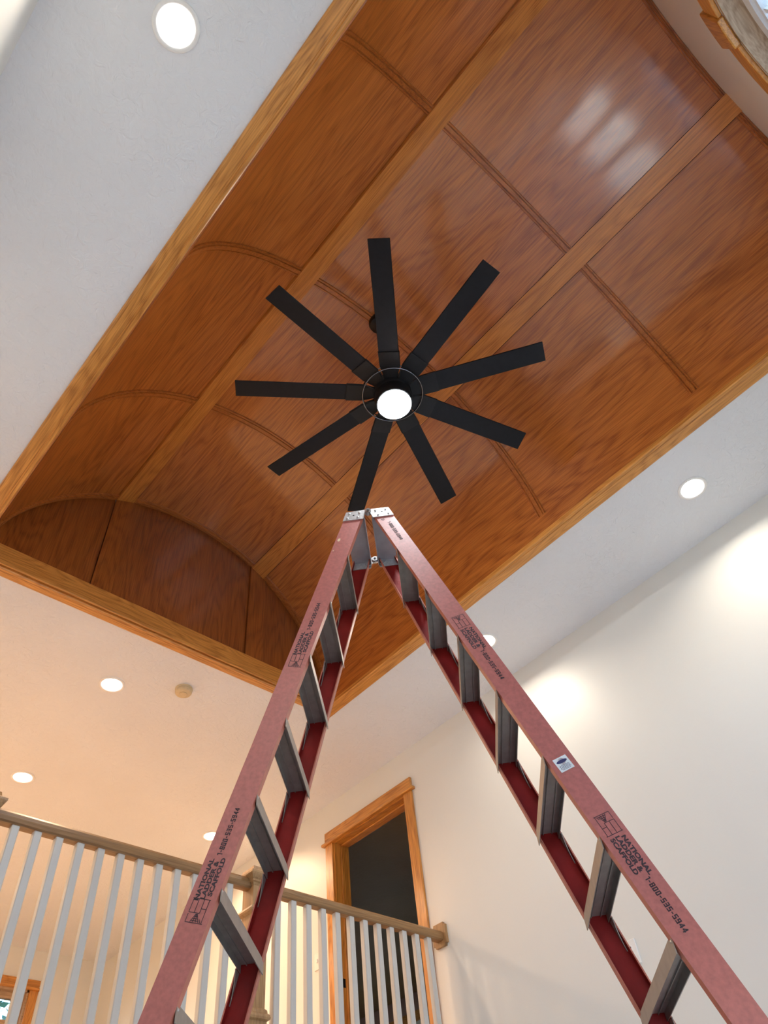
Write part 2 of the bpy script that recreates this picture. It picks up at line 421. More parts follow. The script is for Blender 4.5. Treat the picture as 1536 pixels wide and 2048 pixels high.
def arcsweep(bm, prof, a0, a1, seg=2.5):
    """prof: list of (x, height proud of the panel face)"""
    n = max(2, int(abs(a1 - a0) / seg)); rings = []
    for i in range(n + 1):
        a = (a0 + (a1 - a0) * i / n) * D2R
        s, c = math.sin(a), math.cos(a)
        rings.append([bm.verts.new((x, VY + (VR - h) * s, VZ + (VR - h) * c)) for x, h in prof])
    m_ = len(prof)
    for A, C in zip(rings, rings[1:]):
        for k in range(m_): bm.faces.new((A[k], A[(k + 1) % m_], C[(k + 1) % m_], C[k]))
    bm.faces.new(rings[0][::-1]); bm.faces.new(rings[-1])

def smooth_by_angle(o, deg=25):
    me = o.data
    for p in me.polygons: p.use_smooth = True
    bm2 = bmesh.new(); bm2.from_mesh(me)
    for e in bm2.edges:
        if len(e.link_faces) == 2 and e.calc_face_angle() > math.radians(deg): e.smooth = False
    bm2.to_mesh(me); bm2.free()
    return o

SPR = 78.7                                   # where the battens stop above the springing
A_END = 84.2
BAND1, BAND2 = (22.5, 28.4), (-31.3, -25.6)
SECT = [(28.4, SPR), (-25.6, 22.5), (-SPR, -31.3)]
BATX = [(-0.99, -0.950), (0.168, 0.226), (1.374, 1.434), (2.578, 2.638), (3.672, X_GAB)]
# closed shell behind the joints
bm = B(); arcbox(bm, X_NEAR, X_GAB + 0.02, -83.4, 83.4, VR + 0.014, VR + 0.05, 5)
obj('backing', bm, 'dark', vault)
bays = list(zip(BATX, BATX[1:]))
for si, (a0, a1) in enumerate(SECT):
    for (xa, xb), (xc, xd) in bays:
        bm = B(); arcbox(bm, (xa + xb) / 2, (xc + xd) / 2, a0 + 0.12, a1 - 0.12, VR, VR + 0.014)
        smooth_by_angle(obj('wood_panel', bm, 'panel', vault))
for a0, a1 in (BAND1, BAND2):
    bm = B(); arcbox(bm, X_NEAR, X_GAB, a0, a1, VR - 0.020, VR + 0.014, 1.4)
    smooth_by_angle(obj('wood_band', bm, 'band', vault))
for sg in (1, -1):
    bm = B(); arcbox(bm, X_NEAR, X_GAB, sg * SPR, sg * A_END, VR - 0.016, VR + 0.014, 1.4)
    smooth_by_angle(obj('springing_board', bm, 'panel', vault))
def bat_prof(x0, x1):
    w = x1 - x0
    return [(x0, -0.005), (x0, 0.008), (x0 + 0.003, 0.012), (x0 + 0.010, 0.012), (x0 + 0.012, 0.008), (x0 + 0.015, 0.008), (x0 + 0.018, 0.017), (x1 - 0.018, 0.017),
            (x1 - 0.015, 0.008), (x1 - 0.012, 0.008), (x1 - 0.010, 0.012), (x1 - 0.003, 0.012), (x1, 0.008), (x1, -0.005)]
for x0, x1 in BATX:
    for a0, a1 in SECT:
        bm = B(); arcsweep(bm, bat_prof(x0, x1), a0, a1)
        smooth_by_angle(obj('arched_batten', bm, 'batten', vault))

# gable end: three panels, two upright boards, bottom rail
def gab_top(y): return VZ + math.sqrt(max(0, (VR + 0.012) ** 2 - (y - VY) ** 2))
def gable_piece(name, y0, y1, x0, z0, m_, x1=X_GAB + 0.03, n=18):
    bm = B(); L0 = []
    for i in range(n + 1):
        y = y0 + (y1 - y0) * i / n
        L0.append([bm.verts.new(p) for p in ((x0, y, z0), (x0, y, max(gab_top(y), z0 + 0.002)), (x1, y, max(gab_top(y), z0 + 0.002)), (x1, y, z0))])
    for A, C in zip(L0, L0[1:]):
        for k in range(4): bm.faces.new((A[k], A[(k + 1) % 4], C[(k + 1) % 4], C[k]))
    bm.faces.new(L0[0][::-1]); bm.faces.new(L0[-1])
    return obj(name, bm, m_, vault)
GZ = EYE + 3.645
gy = [OY1, -1.075, -1.225, -2.322, -2.480, OY0]
bm = B(); box(bm, X_GAB + 0.03, X_GAB + 0.06, OY0 - 0.05, OY1 + 0.05, CEIL, TOPZ); obj('gable_backing', bm, 'dark', vault)
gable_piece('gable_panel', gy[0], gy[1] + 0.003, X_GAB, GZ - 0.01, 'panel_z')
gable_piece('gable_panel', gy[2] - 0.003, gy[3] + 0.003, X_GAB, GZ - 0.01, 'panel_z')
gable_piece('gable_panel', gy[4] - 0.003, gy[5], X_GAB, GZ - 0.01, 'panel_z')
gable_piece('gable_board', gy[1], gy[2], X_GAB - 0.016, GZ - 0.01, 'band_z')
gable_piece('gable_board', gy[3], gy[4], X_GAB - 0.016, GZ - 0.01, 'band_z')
bm = B(); box(bm, X_GAB - 0.020, X_GAB + 0.03, OY0, OY1, CEIL - 0.004, GZ, bev=0.002); obj('gable_rail', bm, 'case_y', vault)
bm = B(); box(bm, X_GAB - 0.032, X_GAB - 0.018, OY0, OY1, CEIL - 0.016, CEIL + 0.014, bev=0.004); obj('gable_bead', bm, 'case_y', vault)

# casing on the underside of the flat ceiling around the recess
def cas_prof(w): return [(0, 0.010), (0, -0.020), (0.006, -0.026), (0.020, -0.026), (0.024, -0.019), (0.030, -0.019), (0.034, -0.022), (w - 0.012, -0.022), (w - 0.004, -0.018), (w, -0.010), (w, 0.010)]
wL, wR, wE = 0.094, 0.108, 0.085
bm = B(); pr = cas_prof(wL)
extrude(bm, pr, lambda p: (X_NEAR, OY1 - 0.004 + p[0], CEIL + p[1]), lambda p: (X_GAB - 0.012 + p[0], OY1 - 0.004 + p[0], CEIL + p[1]))
obj('casing', bm, 'case_x', vault)
bm = B(); pr = cas_prof(wR)
extrude(bm, pr, lambda p: (X_NEAR, OY0 + 0.004 - p[0], CEIL + p[1]), lambda p: (X_GAB - 0.012 + p[0], OY0 + 0.004 - p[0], CEIL + p[1]))
obj('casing', bm, 'case_x', vault)
bm = B(); pr = cas_prof(wE)
extrude(bm, pr, lambda p: (X_GAB - 0.005 + p[0], OY0 + 0.004 - p[0], CEIL + p[1]), lambda p: (X_GAB - 0.005 + p[0], OY1 - 0.004 + p[0], CEIL + p[1]))
obj('casing', bm, 'case_y', vault)

# ================================================================== WINDOWS
w1 = thing('window_1', (X_NEAR, AY, ASILL), 'arched window with oak casing and keystone under the vault', kind='structure')
def yzarc(bm, x0, x1, r0, r1, a0, a1, n=40):
    rings = []
    for i in range(n + 1):
        a = (a0 + (a1 - a0) * i / n) * D2R; s, c = math.sin(a), math.cos(a)
        rings.append([bm.verts.new((x, AY + r * s, AZ + r * c)) for x, r in ((x0, r0), (x1, r0), (x1, r1), (x0, r1))])
    for A, C in zip(rings, rings[1:]):
        for k in range(4): bm.faces.new((A[k], A[(k + 1) % 4], C[(k + 1) % 4], C[k]))
    bm.faces.new(rings[0][::-1]); bm.faces.new(rings[-1])
KA = 9.0
for a0, a1 in ((-90, -KA), (KA, 90)):
    bm = B(); yzarc(bm, X_NEAR, X_NEAR + 0.022, AR + 0.006, AR + 0.135, a0, a1)
    o = obj('arch_casing', bm, 'case_y', w1); bv = o.modifiers.new('bevel', 'BEVEL'); bv.width = 0.006; bv.segments = 2; bv.limit_method = 'ANGLE'
bm = B(); yzarc(bm, X_NEAR, X_NEAR + 0.036, AR - 0.004, AR + 0.165, -KA, KA, 3)
o = obj('keystone', bm, 'case_z', w1); bv = o.modifiers.new('bevel', 'BEVEL'); bv.width = 0.008; bv.segments = 2; bv.limit_method = 'ANGLE'
for sg in (-1, 1):
    bm = B(); ya = AY + sg * (AR + 0.006); yb = AY + sg * (AR + 0.135)
    box(bm, X_NEAR, X_NEAR + 0.022, min(ya, yb), max(ya, yb), ASILL, AZ, bev=0.004); obj('side_casing', bm, 'case_z', w1)
bm = B(); yzarc(bm, X_NEAR - 0.115, X_NEAR, AR - 0.018, AR, -90, 90)
obj('arch_jamb', bm, 'soffit', w1)
bm = B(); yzarc(bm, X_NEAR - 0.145, X_NEAR - 0.085, AR - 0.085, AR - 0.018, -90, 90); obj('arch_frame', bm, 'vinyl', w1)
bm = B(); yzarc(bm, X_NEAR - 0.135, X_NEAR - 0.100, AR - 0.115, AR - 0.085, -90, 90); obj('arch_sash', bm, 'vinyl', w1)
bm = B()
box(bm, X_NEAR - 0.145, X_NEAR - 0.085, AY - AR, AY - AR + 0.08, ASILL, AZ); box(bm, X_NEAR - 0.145, X_NEAR - 0.085, AY + AR - 0.08, AY + AR, ASILL, AZ)
box(bm, X_NEAR - 0.145, X_NEAR - 0.085, AY - AR, AY + AR, ASILL, ASILL + 0.07)
obj('lower_frame', bm, 'vinyl', w1)
bm = B(); rr = AR - 0.10
vs = [(AY + rr * math.cos(math.pi * i / 32), AZ + rr * math.sin(math.pi * i / 32)) for i in range(33)] + [(AY - rr, ASILL + 0.06), (AY + rr, ASILL + 0.06)]
extrude(bm, vs, lambda p: (X_NEAR - 0.118, p[0], p[1]), lambda p: (X_NEAR - 0.114, p[0], p[1])); obj('pane', bm, 'glass', w1)
bm = B(); box(bm, X_NEAR - 0.125, X_NEAR - 0.107, AY - 0.012, AY + 0.012, ASILL + 0.05, AZ + rr); obj('muntin', bm, 'vinyl', w1)

for i, (a, b_) in enumerate(LOW):
    w = thing('window_%d' % (i + 2), (X_NEAR, (a + b_) / 2, LZ0), 'tall glazed patio window in the end wall', kind='structure')
    bm = B(); x0, x1 = X_NEAR - 0.11, X_NEAR - 0.05; fw = 0.075
    box(bm, x0, x1, a, a + fw, LZ0, LZ1); box(bm, x0, x1, b_ - fw, b_, LZ0, LZ1); box(bm, x0, x1, a + fw, b_ - fw, LZ0, LZ0 + fw); box(bm, x0, x1, a + fw, b_ - fw, LZ1 - fw, LZ1)
    obj('frame', bm, 'vinyl', w)
    bm = B(); box(bm, X_NEAR - 0.082, X_NEAR - 0.078, a + fw, b_ - fw, LZ0 + fw, LZ1 - fw); obj('pane', bm, 'glass', w)
    for ya, yb in ((a - 0.09, a + 0.004), (b_ - 0.004, b_ + 0.09)):
        bm = B(); box(bm, X_NEAR, X_NEAR + 0.02, ya, yb, LZ0, LZ1, bev=0.003); obj('side_casing', bm, 'case_z', w)
    bm = B(); box(bm, X_NEAR, X_NEAR + 0.022, a - 0.10, b_ + 0.10, LZ1, LZ1 + 0.10, bev=0.003); obj('head_casing', bm, 'case_y', w)

# far loft window
w5 = thing('window_5', (X_FAR, (FWY0 + FWY1) / 2, FWZ0), 'oak-cased window on the far loft wall behind the railing', kind='structure')
xf = X_FAR
bm = B(); box(bm, xf - 0.024, xf, FWY0 - 0.09, FWY1 + 0.09, EYE + 3.135, EYE + 3.21, bev=0.003); obj('head_casing', bm, 'case_y', w5)
bm = B(); box(bm, xf - 0.045, xf, FWY0 - 0.135, FWY1 + 0.135, EYE + 3.112, EYE + 3.135, bev=0.006); obj('head_bead', bm, 'case_y', w5)
for ya, yb in ((FWY0 - 0.09, FWY0 + 0.004), (FWY1 - 0.004, FWY1 + 0.09)):
    bm = B(); box(bm, xf - 0.022, xf, ya, yb, FWZ0, EYE + 3.112, bev=0.003); obj('side_casing', bm, 'case_z', w5)
bm = B(); box(bm, xf, xf + 0.10, FWY0, FWY1, FWZ1 - 0.03, FWZ1); box(bm, xf, xf + 0.10, FWY0, FWY0 + 0.02, FWZ0, FWZ1); box(bm, xf, xf + 0.10, FWY1 - 0.02, FWY1, FWZ0, FWZ1); obj('jamb', bm, 'soffit', w5)
bm = B(); x0, x1 = xf + 0.06, xf + 0.11
box(bm, x0, x1, FWY0 + 0.02, FWY0 + 0.08, FWZ0, FWZ1 - 0.03); box(bm, x0, x1, FWY1 - 0.08, FWY1 - 0.02, FWZ0, FWZ1 - 0.03)
box(bm, x0, x1, FWY0 + 0.08, FWY1 - 0.08, FWZ1 - 0.09, FWZ1 - 0.03); box(bm, x0, x1, FWY0 + 0.08, FWY1 - 0.08, FWZ0, FWZ0 + 0.07); box(bm, x0, x1, FWY0 + 0.08, FWY1 - 0.08, EYE + 2.80, EYE + 2.84)
obj('frame', bm, 'soffit', w5)
bm = B(); box(bm, xf + 0.083, xf + 0.087, FWY0 + 0.08, FWY1 - 0.08, FWZ0 + 0.07, FWZ1 - 0.09); obj('pane', bm, 'glass', w5)

# tree outside the far loft window
tr_ = thing('tree', (13.2, -4.4, 0.0), 'leafy blue-green tree outside the far loft window', 'tree')
bm = B(); tube(bm, [(13.2, -4.4, 0.0), (13.25, -4.35, 2.5), (13.2, -4.4, 5.0)], 0.14, 10); obj('trunk', bm, 'bark', tr_)
bm = B(); rt = random.Random(3)
for i in range(2600):
    while True:
        q = Vector((rt.uniform(-1, 1), rt.uniform(-1, 1), rt.uniform(-1, 1)))
        if 0.25 < q.length < 1: break
    c0 = Vector((13.2 + q.x * 1.5, -4.4 + q.y * 1.9, 5.4 + q.z * 1.9))
    u = Vector((rt.uniform(-1, 1), rt.uniform(-1, 1), rt.uniform(-1, 1))).normalized(); v = u.orthogonal().normalized()
    a_ = rt.uniform(0.05, 0.10)
    bm.faces.new([bm.verts.new(c0 + w_) for w_ in (-u * a_, v * a_ * 0.5, u * a_, -v * a_ * 0.5)])
tag(obj('foliage', bm, 'leaf', tr_), kind='stuff')

# ================================================================== LOFT DOORWAY
d1 = thing('door_1', ((DX0 + DX1) / 2, Y_R, LOFT), 'oak-cased open doorway on the loft beside the railing', kind='structure')
cw = 0.09
bm = B(); box(bm, DX0 - cw, DX0 + 0.004, Y_R, Y_R + 0.02, LOFT, DZ1 - 0.01, bev=0.003); obj('side_casing', bm, 'case_z', d1)
bm = B(); box(bm, DX1 - 0.004, DX1 + cw, Y_R, Y_R + 0.02, LOFT, DZ1 - 0.01, bev=0.003); obj('side_casing', bm, 'case_z', d1)
bm = B(); box(bm, DX0 - cw - 0.035, DX1 + cw + 0.035, Y_R, Y_R + 0.042, DZ1 - 0.01, DZ1 + 0.014, bev=0.007); obj('head_bead', bm, 'case_h', d1)
bm = B(); box(bm, DX0 - cw - 0.004, DX1 + cw + 0.004, Y_R, Y_R + 0.024, DZ1 + 0.014, DZ1 + 0.105, bev=0.003); obj('head_casing', bm, 'case_h', d1)
JY0 = Y_R - T - 0.005
bm = B(); box(bm, DX0, DX0 + 0.018, JY0, Y_R + 0.004, LOFT, DZ1); obj('jamb', bm, 'case_z', d1)
bm = B(); box(bm, DX1 - 0.018, DX1, JY0, Y_R + 0.004, LOFT, DZ1); obj('jamb', bm, 'case_z', d1)
bm = B(); box(bm, DX0 + 0.018, DX1 - 0.018, JY0, Y_R + 0.004, DZ1 - 0.018, DZ1); obj('head_jamb', bm, 'case_h', d1)
for nm, bx_, m_ in (('door_stop', (DX0 + 0.018, DX0 + 0.030, LOFT, DZ1 - 0.018), 'case_z'), ('door_stop', (DX1 - 0.030, DX1 - 0.018, LOFT, DZ1 - 0.018), 'case_z'), ('door_stop', (DX0 + 0.030, DX1 - 0.030, DZ1 - 0.030, DZ1 - 0.018), 'case_h')):
    bm = B(); box(bm, bx_[0], bx_[1], Y_R - 0.10, Y_R - 0.062, bx_[2], bx_[3], bev=0.003); obj(nm, bm, m_, d1)
bm = B(); box(bm, DX1 - 0.022, DX1 - 0.016, Y_R - 0.052, Y_R - 0.022, LOFT + 0.93, LOFT + 0.99); tag(obj('strike_plate', bm, 'black', d1), 'black strike plate')

# ================================================================== LOFT RAILING
rail = thing('loft_railing', (RAIL_X, -1.7, LOFT), 'oak handrail with square white balusters and newel posts along the loft edge', 'railing')
NEWELS = [-0.885, -2.505]
hp = [(-0.024, 1.944), (-0.032, 1.952), (-0.036, 1.972), (-0.034, 1.990), (-0.024, 2.003), (0.0, 2.008), (0.024, 2.003), (0.034, 1.990), (0.036, 1.972), (0.032, 1.952), (0.024, 1.944)]
for y0, y1 in ((Y_L, NEWELS[0] + 0.053), (NEWELS[0] - 0.053, NEWELS[1] + 0.053), (NEWELS[1] - 0.053, Y_R + 0.022)):
    bm = B(); extrude(bm, hp, lambda p: (RAIL_X + p[0], y0, EYE + p[1]), lambda p: (RAIL_X + p[0], y1, EYE + p[1]))
    tag(obj('handrail', bm, 'raw_y', rail), 'natural oak handrail')
npf = [(0.062, 1.07), (0.062, 1.285), (0.074, 1.292), (0.077, 1.302), (0.074, 1.314), (0.064, 1.322), (0.062, 1.336), (0.0525, 1.345), (0.0525, 1.800), (0.060, 1.806), (0.068, 1.814), (0.071, 1.824), (0.068, 1.835), (0.058, 1.842),
       (0.0525, 1.848), (0.0525, 1.955), (0.060, 1.968), (0.068, 1.974), (0.068, 1.984), (0.074, 1.990), (0.086, 2.004), (0.091, 2.012), (0.091, 2.024), (0.082, 2.032), (0.066, 2.038), (0.060, 2.062), (0.030, 2.078), (0.004, 2.084)]
for ny in NEWELS:
    bm = B(); square_stack(bm, [(h, EYE + z) for h, z in npf], RAIL_X, ny)
    tag(obj('newel_post', bm, 'raw_z', rail), 'square oak newel post with moulded cap')
bm = B()
square_stack(bm, [(0.020, LOFT), (0.020, EYE + 1.952)], 0, 0)
bmesh.ops.bevel(bm, geom=[e for e in bm.edges if abs(e.verts[0].co.z - e.verts[1].co.z) > 0.1], offset=0.004, segments=1, affect='EDGES')
bal_me = new_mesh('baluster', bm, 'white')
by = [-1.071 + 0.1135 * k for k in range(-12, 14)]
by1 = [y for y in by if y < NEWELS[0] - 0.06 and y > NEWELS[1] + 0.075]
by0 = [y for y in [NEWELS[0] + 0.115 + 0.1135 * k for k in range(20)] if y < Y_L - 0.05]
by2 = [y for y in [-3.906 + 0.1135 * k for k in range(20)] if y < NEWELS[1] - 0.075]
for y in by0 + by1 + by2:
    o = put('baluster', bal_me, rail); o.matrix_parent_inverse = Matrix.Identity(4)
    o.location = (0, y - rail.location.y, -LOFT)
bm = B(); box(bm, RAIL_X - 0.062, RAIL_X + 0.062, Y_R, Y_R + 0.022, EYE + 1.910, EYE + 2.058)
bmesh.ops.bevel(bm, geom=[e for e in bm.edges if abs(e.verts[0].co.y - e.verts[1].co.y) > 0.01], offset=0.016, segments=3, affect='EDGES')
tag(obj('rosette', bm, 'raw_z', rail), 'oak wall plate')

# ================================================================== SWITCH AND OUTLET
o_ = thing('wall_outlet', (2.31, Y_R, EYE + 1.365), 'white duplex wall outlet on the tall cream wall behind the red ladder rail', 'outlet')
bm = B(); box(bm, 2.268, 2.352, Y_R, Y_R + 0.010, EYE + 1.365, EYE + 1.490, bev=0.004); obj('cover_plate', bm, 'plastic', o_)
for z in (EYE + 1.395, EYE + 1.432):
    rp = B(); box(rp, 2.293, 2.327, Y_R + 0.006, Y_R + 0.012, z, z + 0.028, bev=0.001); r_ = obj('receptacle', rp, 'plastic', o_)
    bm = B(); box(bm, 2.300, 2.304, Y_R + 0.0115, Y_R + 0.0125, z + 0.014, z + 0.023); box(bm, 2.315, 2.319, Y_R + 0.0115, Y_R + 0.0125, z + 0.014, z + 0.023); box(bm, 2.307, 2.313, Y_R + 0.0115, Y_R + 0.0125, z + 0.004, z + 0.010)
    obj('slots', bm, 'slot', r_)
s_ = thing('light_switch', (5.06, Y_R, EYE + 2.2), 'white light switch plate beside the oak doorway casing', 'light switch')
bm = B(); box(bm, 5.02, 5.10, Y_R, Y_R + 0.007, EYE + 2.195, EYE + 2.318, bev=0.003); obj('cover_plate', bm, 'plastic', s_)
bm = B(); box(bm, 5.052, 5.066, Y_R + 0.006, Y_R + 0.018, EYE + 2.245, EYE + 2.272, bev=0.002); obj('toggle', bm, 'plastic', s_)

# ================================================================== RECESSED LIGHTS
bm = B(); lathe(bm, [(0.093, 0.0), (0.093, -0.004), (0.090, -0.007), (0.076, -0.006), (0.072, -0.001), (0.072, 0.004), (0.093, 0.004)], n=48)
ring_me = new_mesh('trim_ring', bm, 'plastic', True)
bm = B(); lathe(bm, [(0.0, -0.004), (0.04, -0.004), (0.066, -0.003), (0.0725, 0.001), (0.0725, 0.004), (0.0, 0.004)], n=48)
lens_me = new_mesh('lens', bm, 'lens_room', True)
def downlight(x, y, label, warm):
    t = thing('recessed_light', (x, y, CEIL), label, 'recessed light', 'round recessed lights in the white ceiling')
    put('trim_ring', ring_me, t, (0, 0, 0)); put('lens', lens_me, t, (0, 0, 0))
    ld = bpy.data.lights.new('lamp', 'AREA'); ld.shape = 'DISK'; ld.size = 0.13
    ld.energy = P_LOFT if warm else P_ROOM; ld.color = C_LOFT if warm else C_ROOM; ld.spread = math.radians(150)
    lo = bpy.data.objects.new('lamp', ld); COL.objects.link(lo); lo.parent = t; lo.location = (0, 0, -0.010)
    return t
H = 3.5
downlight(0.170 * H, 0.044 * H, 'lit recessed light between the oak vault casing and the opposite side wall', False)
downlight(0.172 * H, -1.027 * H, 'lit recessed light over the cream wall, clear of the ladder', False)
downlight(0.693 * H, -1.023 * H, 'lit recessed light peeking from behind the printed red ladder rail', False)
downlight(0.693 * H, 0.044 * H, 'lit recessed light between the vault casing and the side wall, toward the loft', False)
downlight(1.258 * H, -0.468 * H, 'lit recessed light next to the smoke detector', True)
downlight(1.680 * H, -0.470 * H, 'lit recessed light above the loft handrail newel cap', True)
downlight(1.686 * H, -0.993 * H, 'lit recessed light over the loft, half hidden by the red ladder', True)
downlight(1.686 * H, 0.055 * H, 'lit recessed light deep in the loft by the side wall', True)
downlight(2.20 * H, -0.470 * H, 'added out-of-view recessed light near the far loft window', True)  # unseen lamp, added for the loft's warm light
downlight(2.20 * H, 0.055 * H, 'added out-of-view recessed light in the loft corner between the side wall and the far wall', True)  # unseen lamp, added to brighten the back of the loft

# smoke detector
sd = thing('smoke_detector', (1.187 * H, -0.597 * H, CEIL), 'round yellowed cream smoke detector on the loft ceiling', 'smoke detector')
c = (1.187 * H, -0.597 * H, CEIL)
bm = B(); lathe(bm, [(0, 0), (0.064, 0), (0.064, -0.012), (0.060, -0.015), (0.0, -0.015)], c, 40); obj('base', bm, 'cream', sd)
bm = B(); lathe(bm, [(0.056, -0.015), (0.061, -0.018), (0.061, -0.034), (0.056, -0.042), (0.046, -0.047), (0.0, -0.047)], c, 40); smooth_by_angle(obj('cover', bm, 'cream', sd), 30)
bm = B(); lathe(bm, [(0.0, -0.046), (0.030, -0.046), (0.030, -0.051), (0.027, -0.053), (0.0, -0.053)], c, 30); obj('test_button', bm, 'cream', sd)

# ================================================================== CEILING FAN
FX, FY, FZ = 1.39, -1.75, EYE + 3.77
fan = thing('ceiling_fan', (FX, FY, FZ - 0.16), 'black nine-bladed ceiling fan with glowing round light under the oak vault', 'ceiling fan')
fc = (FX, FY, 0)
ztop = VZ + VR - 0.004
bm = B(); lathe(bm, [(0, ztop), (0.068, ztop), (0.070, ztop - 0.02), (0.062, ztop - 0.05), (0.030, ztop - 0.07), (0.0, ztop - 0.07)], fc, 36); smooth_by_angle(obj('canopy', bm, 'black', fan))
bm = B(); tube(bm, [(FX, FY, ztop - 0.06), (FX, FY, FZ + 0.10)], 0.013, 14); obj('downrod', bm, 'black', fan)
bm = B(); lathe(bm, [(0, FZ + 0.13), (0.035, FZ + 0.13), (0.040, FZ + 0.09), (0.085, FZ + 0.075), (0.110, FZ + 0.055), (0.114, FZ + 0.02), (0.114, FZ - 0.030), (0.106, FZ - 0.045), (0.0, FZ - 0.045)], fc, 48)
smooth_by_angle(obj('motor_housing', bm, 'black', fan), 35)
bm = B(); torus(bm, 0.178, 0.0042, FZ - 0.022, fc); torus(bm, 0.178, 0.0042, FZ + 0.010, fc)
cage = obj('guard_ring', bm, 'ringmetal', fan, True)
for k in range(9):
    a = math.radians(133.6 + 20 + 40 * k)
    bm = B(); ca, sa = math.cos(a), math.sin(a)
    tube(bm, [(FX + 0.126 * ca, FY + 0.126 * sa, FZ - 0.030), (FX + 0.178 * ca, FY + 0.178 * sa, FZ - 0.022)], 0.003, 8); obj('spoke', bm, 'black', cage)
bm = B(); lathe(bm, [(0.0, FZ - 0.044), (0.110, FZ - 0.044), (0.111, FZ - 0.075), (0.107, FZ - 0.105), (0.104, FZ - 0.128), (0.098, FZ - 0.130), (0.0, FZ - 0.118)], fc, 48)
smooth_by_angle(obj('light_kit', bm, 'black', fan), 30)
bm = B(); lathe(bm, [(0.0, FZ - 0.158), (0.04, FZ - 0.156), (0.072, FZ - 0.150), (0.091, FZ - 0.140), (0.097, FZ - 0.131), (0.098, FZ - 0.124), (0.0, FZ - 0.119)], fc, 48)
tag(obj('lens', bm, 'lens_fan', fan, True), 'glowing white light lens')
# blades share one mesh along +x
PITCH = math.radians(-12)
def blade_box(bm, r0, r1, w0, w1, th, z=0.0, seg=6):
    rings = []
    for i in range(seg + 1):
        r = r0 + (r1 - r0) * i / seg; w = w0 + (w1 - w0) * i / seg
        pts = []
        for u, v in ((-0.5, 0), (-0.47, -0.5), (0.47, -0.5), (0.5, 0), (0.47, 0.5), (-0.47, 0.5)):
            yy, zz = u * w, v * th - 0.06 * w * (1 - 4 * u * u)
            pts.append(bm.verts.new((r, yy * math.cos(PITCH) - zz * math.sin(PITCH), z + yy * math.sin(PITCH) + zz * math.cos(PITCH))))
        rings.append(pts)
    for A, C in zip(rings, rings[1:]):
        for k in range(6): bm.faces.new((A[k], A[(k + 1) % 6], C[(k + 1) % 6], C[k]))
    bm.faces.new(rings[0][::-1]); bm.faces.new(rings[-1])
bm = B(); blade_box(bm, 0.20, 0.915, 0.118, 0.118, 0.010); blade_me = new_mesh('blade', bm, 'blade')
bm = B(); blade_box(bm, 0.100, 0.185, 0.072, 0.122, 0.018, -0.001); blade_box(bm, 0.185, 0.275, 0.122, 0.126, 0.018, -0.001); brk_me = new_mesh('blade_bracket', bm, 'black')
for k in range(9):
    o = put('blade', blade_me, fan, (0, 0, 0.16), math.radians(133.6 + 40 * k))
    put('blade_bracket', brk_me, o, (0, 0, 0))

# ================================================================== STEP LADDER
LO = Vector((1.7577, -1.8137, EYE + 2.5487)); PHI = -2.3965
ES = Vector((math.cos(PHI), math.sin(PHI), 0)); EW = Vector((-math.sin(PHI), math.cos(PHI), 0))
S0, TR, TL_, W0, WG, STEP = 0.1128, 0.3098, 0.2942, 0.3867, 0.1536, 0.3048
DTOP, DBOT = -0.320, LO.z - 0.012
RW = 0.090
def tk(k): return TR if k > 0 else TL_
def lw(d): return W0 + WG * d
def LP(k, a, w, d):
    """section k (+1/-1), a = outward from the rails' inner edge, w = across (absolute), d = below the uppermost step"""
    return LO + ES * (k * (S0 + tk(k) * d + a)) + EW * w - Vector((0, 0, d))
ladder = thing('step_ladder', (LO.x, LO.y, 0.0), 'tall red fibreglass double-sided step ladder with aluminium steps standing under the fan', 'ladder')

def text_mesh(bm, txt, org, right, up, nrm, width, height, off):
    cu = bpy.data.curves.new('txt', 'FONT'); cu.body = txt; cu.size = 1.0; cu.resolution_u = 3; cu.offset = off
    ob = bpy.data.objects.new('txt', cu); COL.objects.link(ob)
    dg = bpy.context.evaluated_depsgraph_get(); dg.update()
    me = bpy.data.meshes.new_from_object(ob.evaluated_get(dg))
    bpy.data.objects.remove(ob); bpy.data.curves.remove(cu)
    xs = [v.co.x for v in me.vertices]; ys_ = [v.co.y for v in me.vertices]
    x0, x1, y0, y1 = min(xs), max(xs), min(ys_), max(ys_)
    vs_ = [bm.verts.new(org + right * ((v.co.x - x0) / (x1 - x0) * width) + up * ((v.co.y - y0) / (y1 - y0) * height) + nrm * 0.0006) for v in me.vertices]
    for p in me.polygons:
        try: bm.faces.new([vs_[i] for i in p.vertices])
        except ValueError: pass
    bpy.data.meshes.remove(me)

def stroke(bm, org, right, up, nrm, p, q, th):
    a = org + right * p[0] + up * p[1] + nrm * 0.0006; b_ = org + right * q[0] + up * q[1] + nrm * 0.0006
    d = (b_ - a).normalized(); n = nrm.cross(d) * th / 2
    bm.faces.new([bm.verts.new(v) for v in (a - n, b_ - n, b_ + n, a + n)])

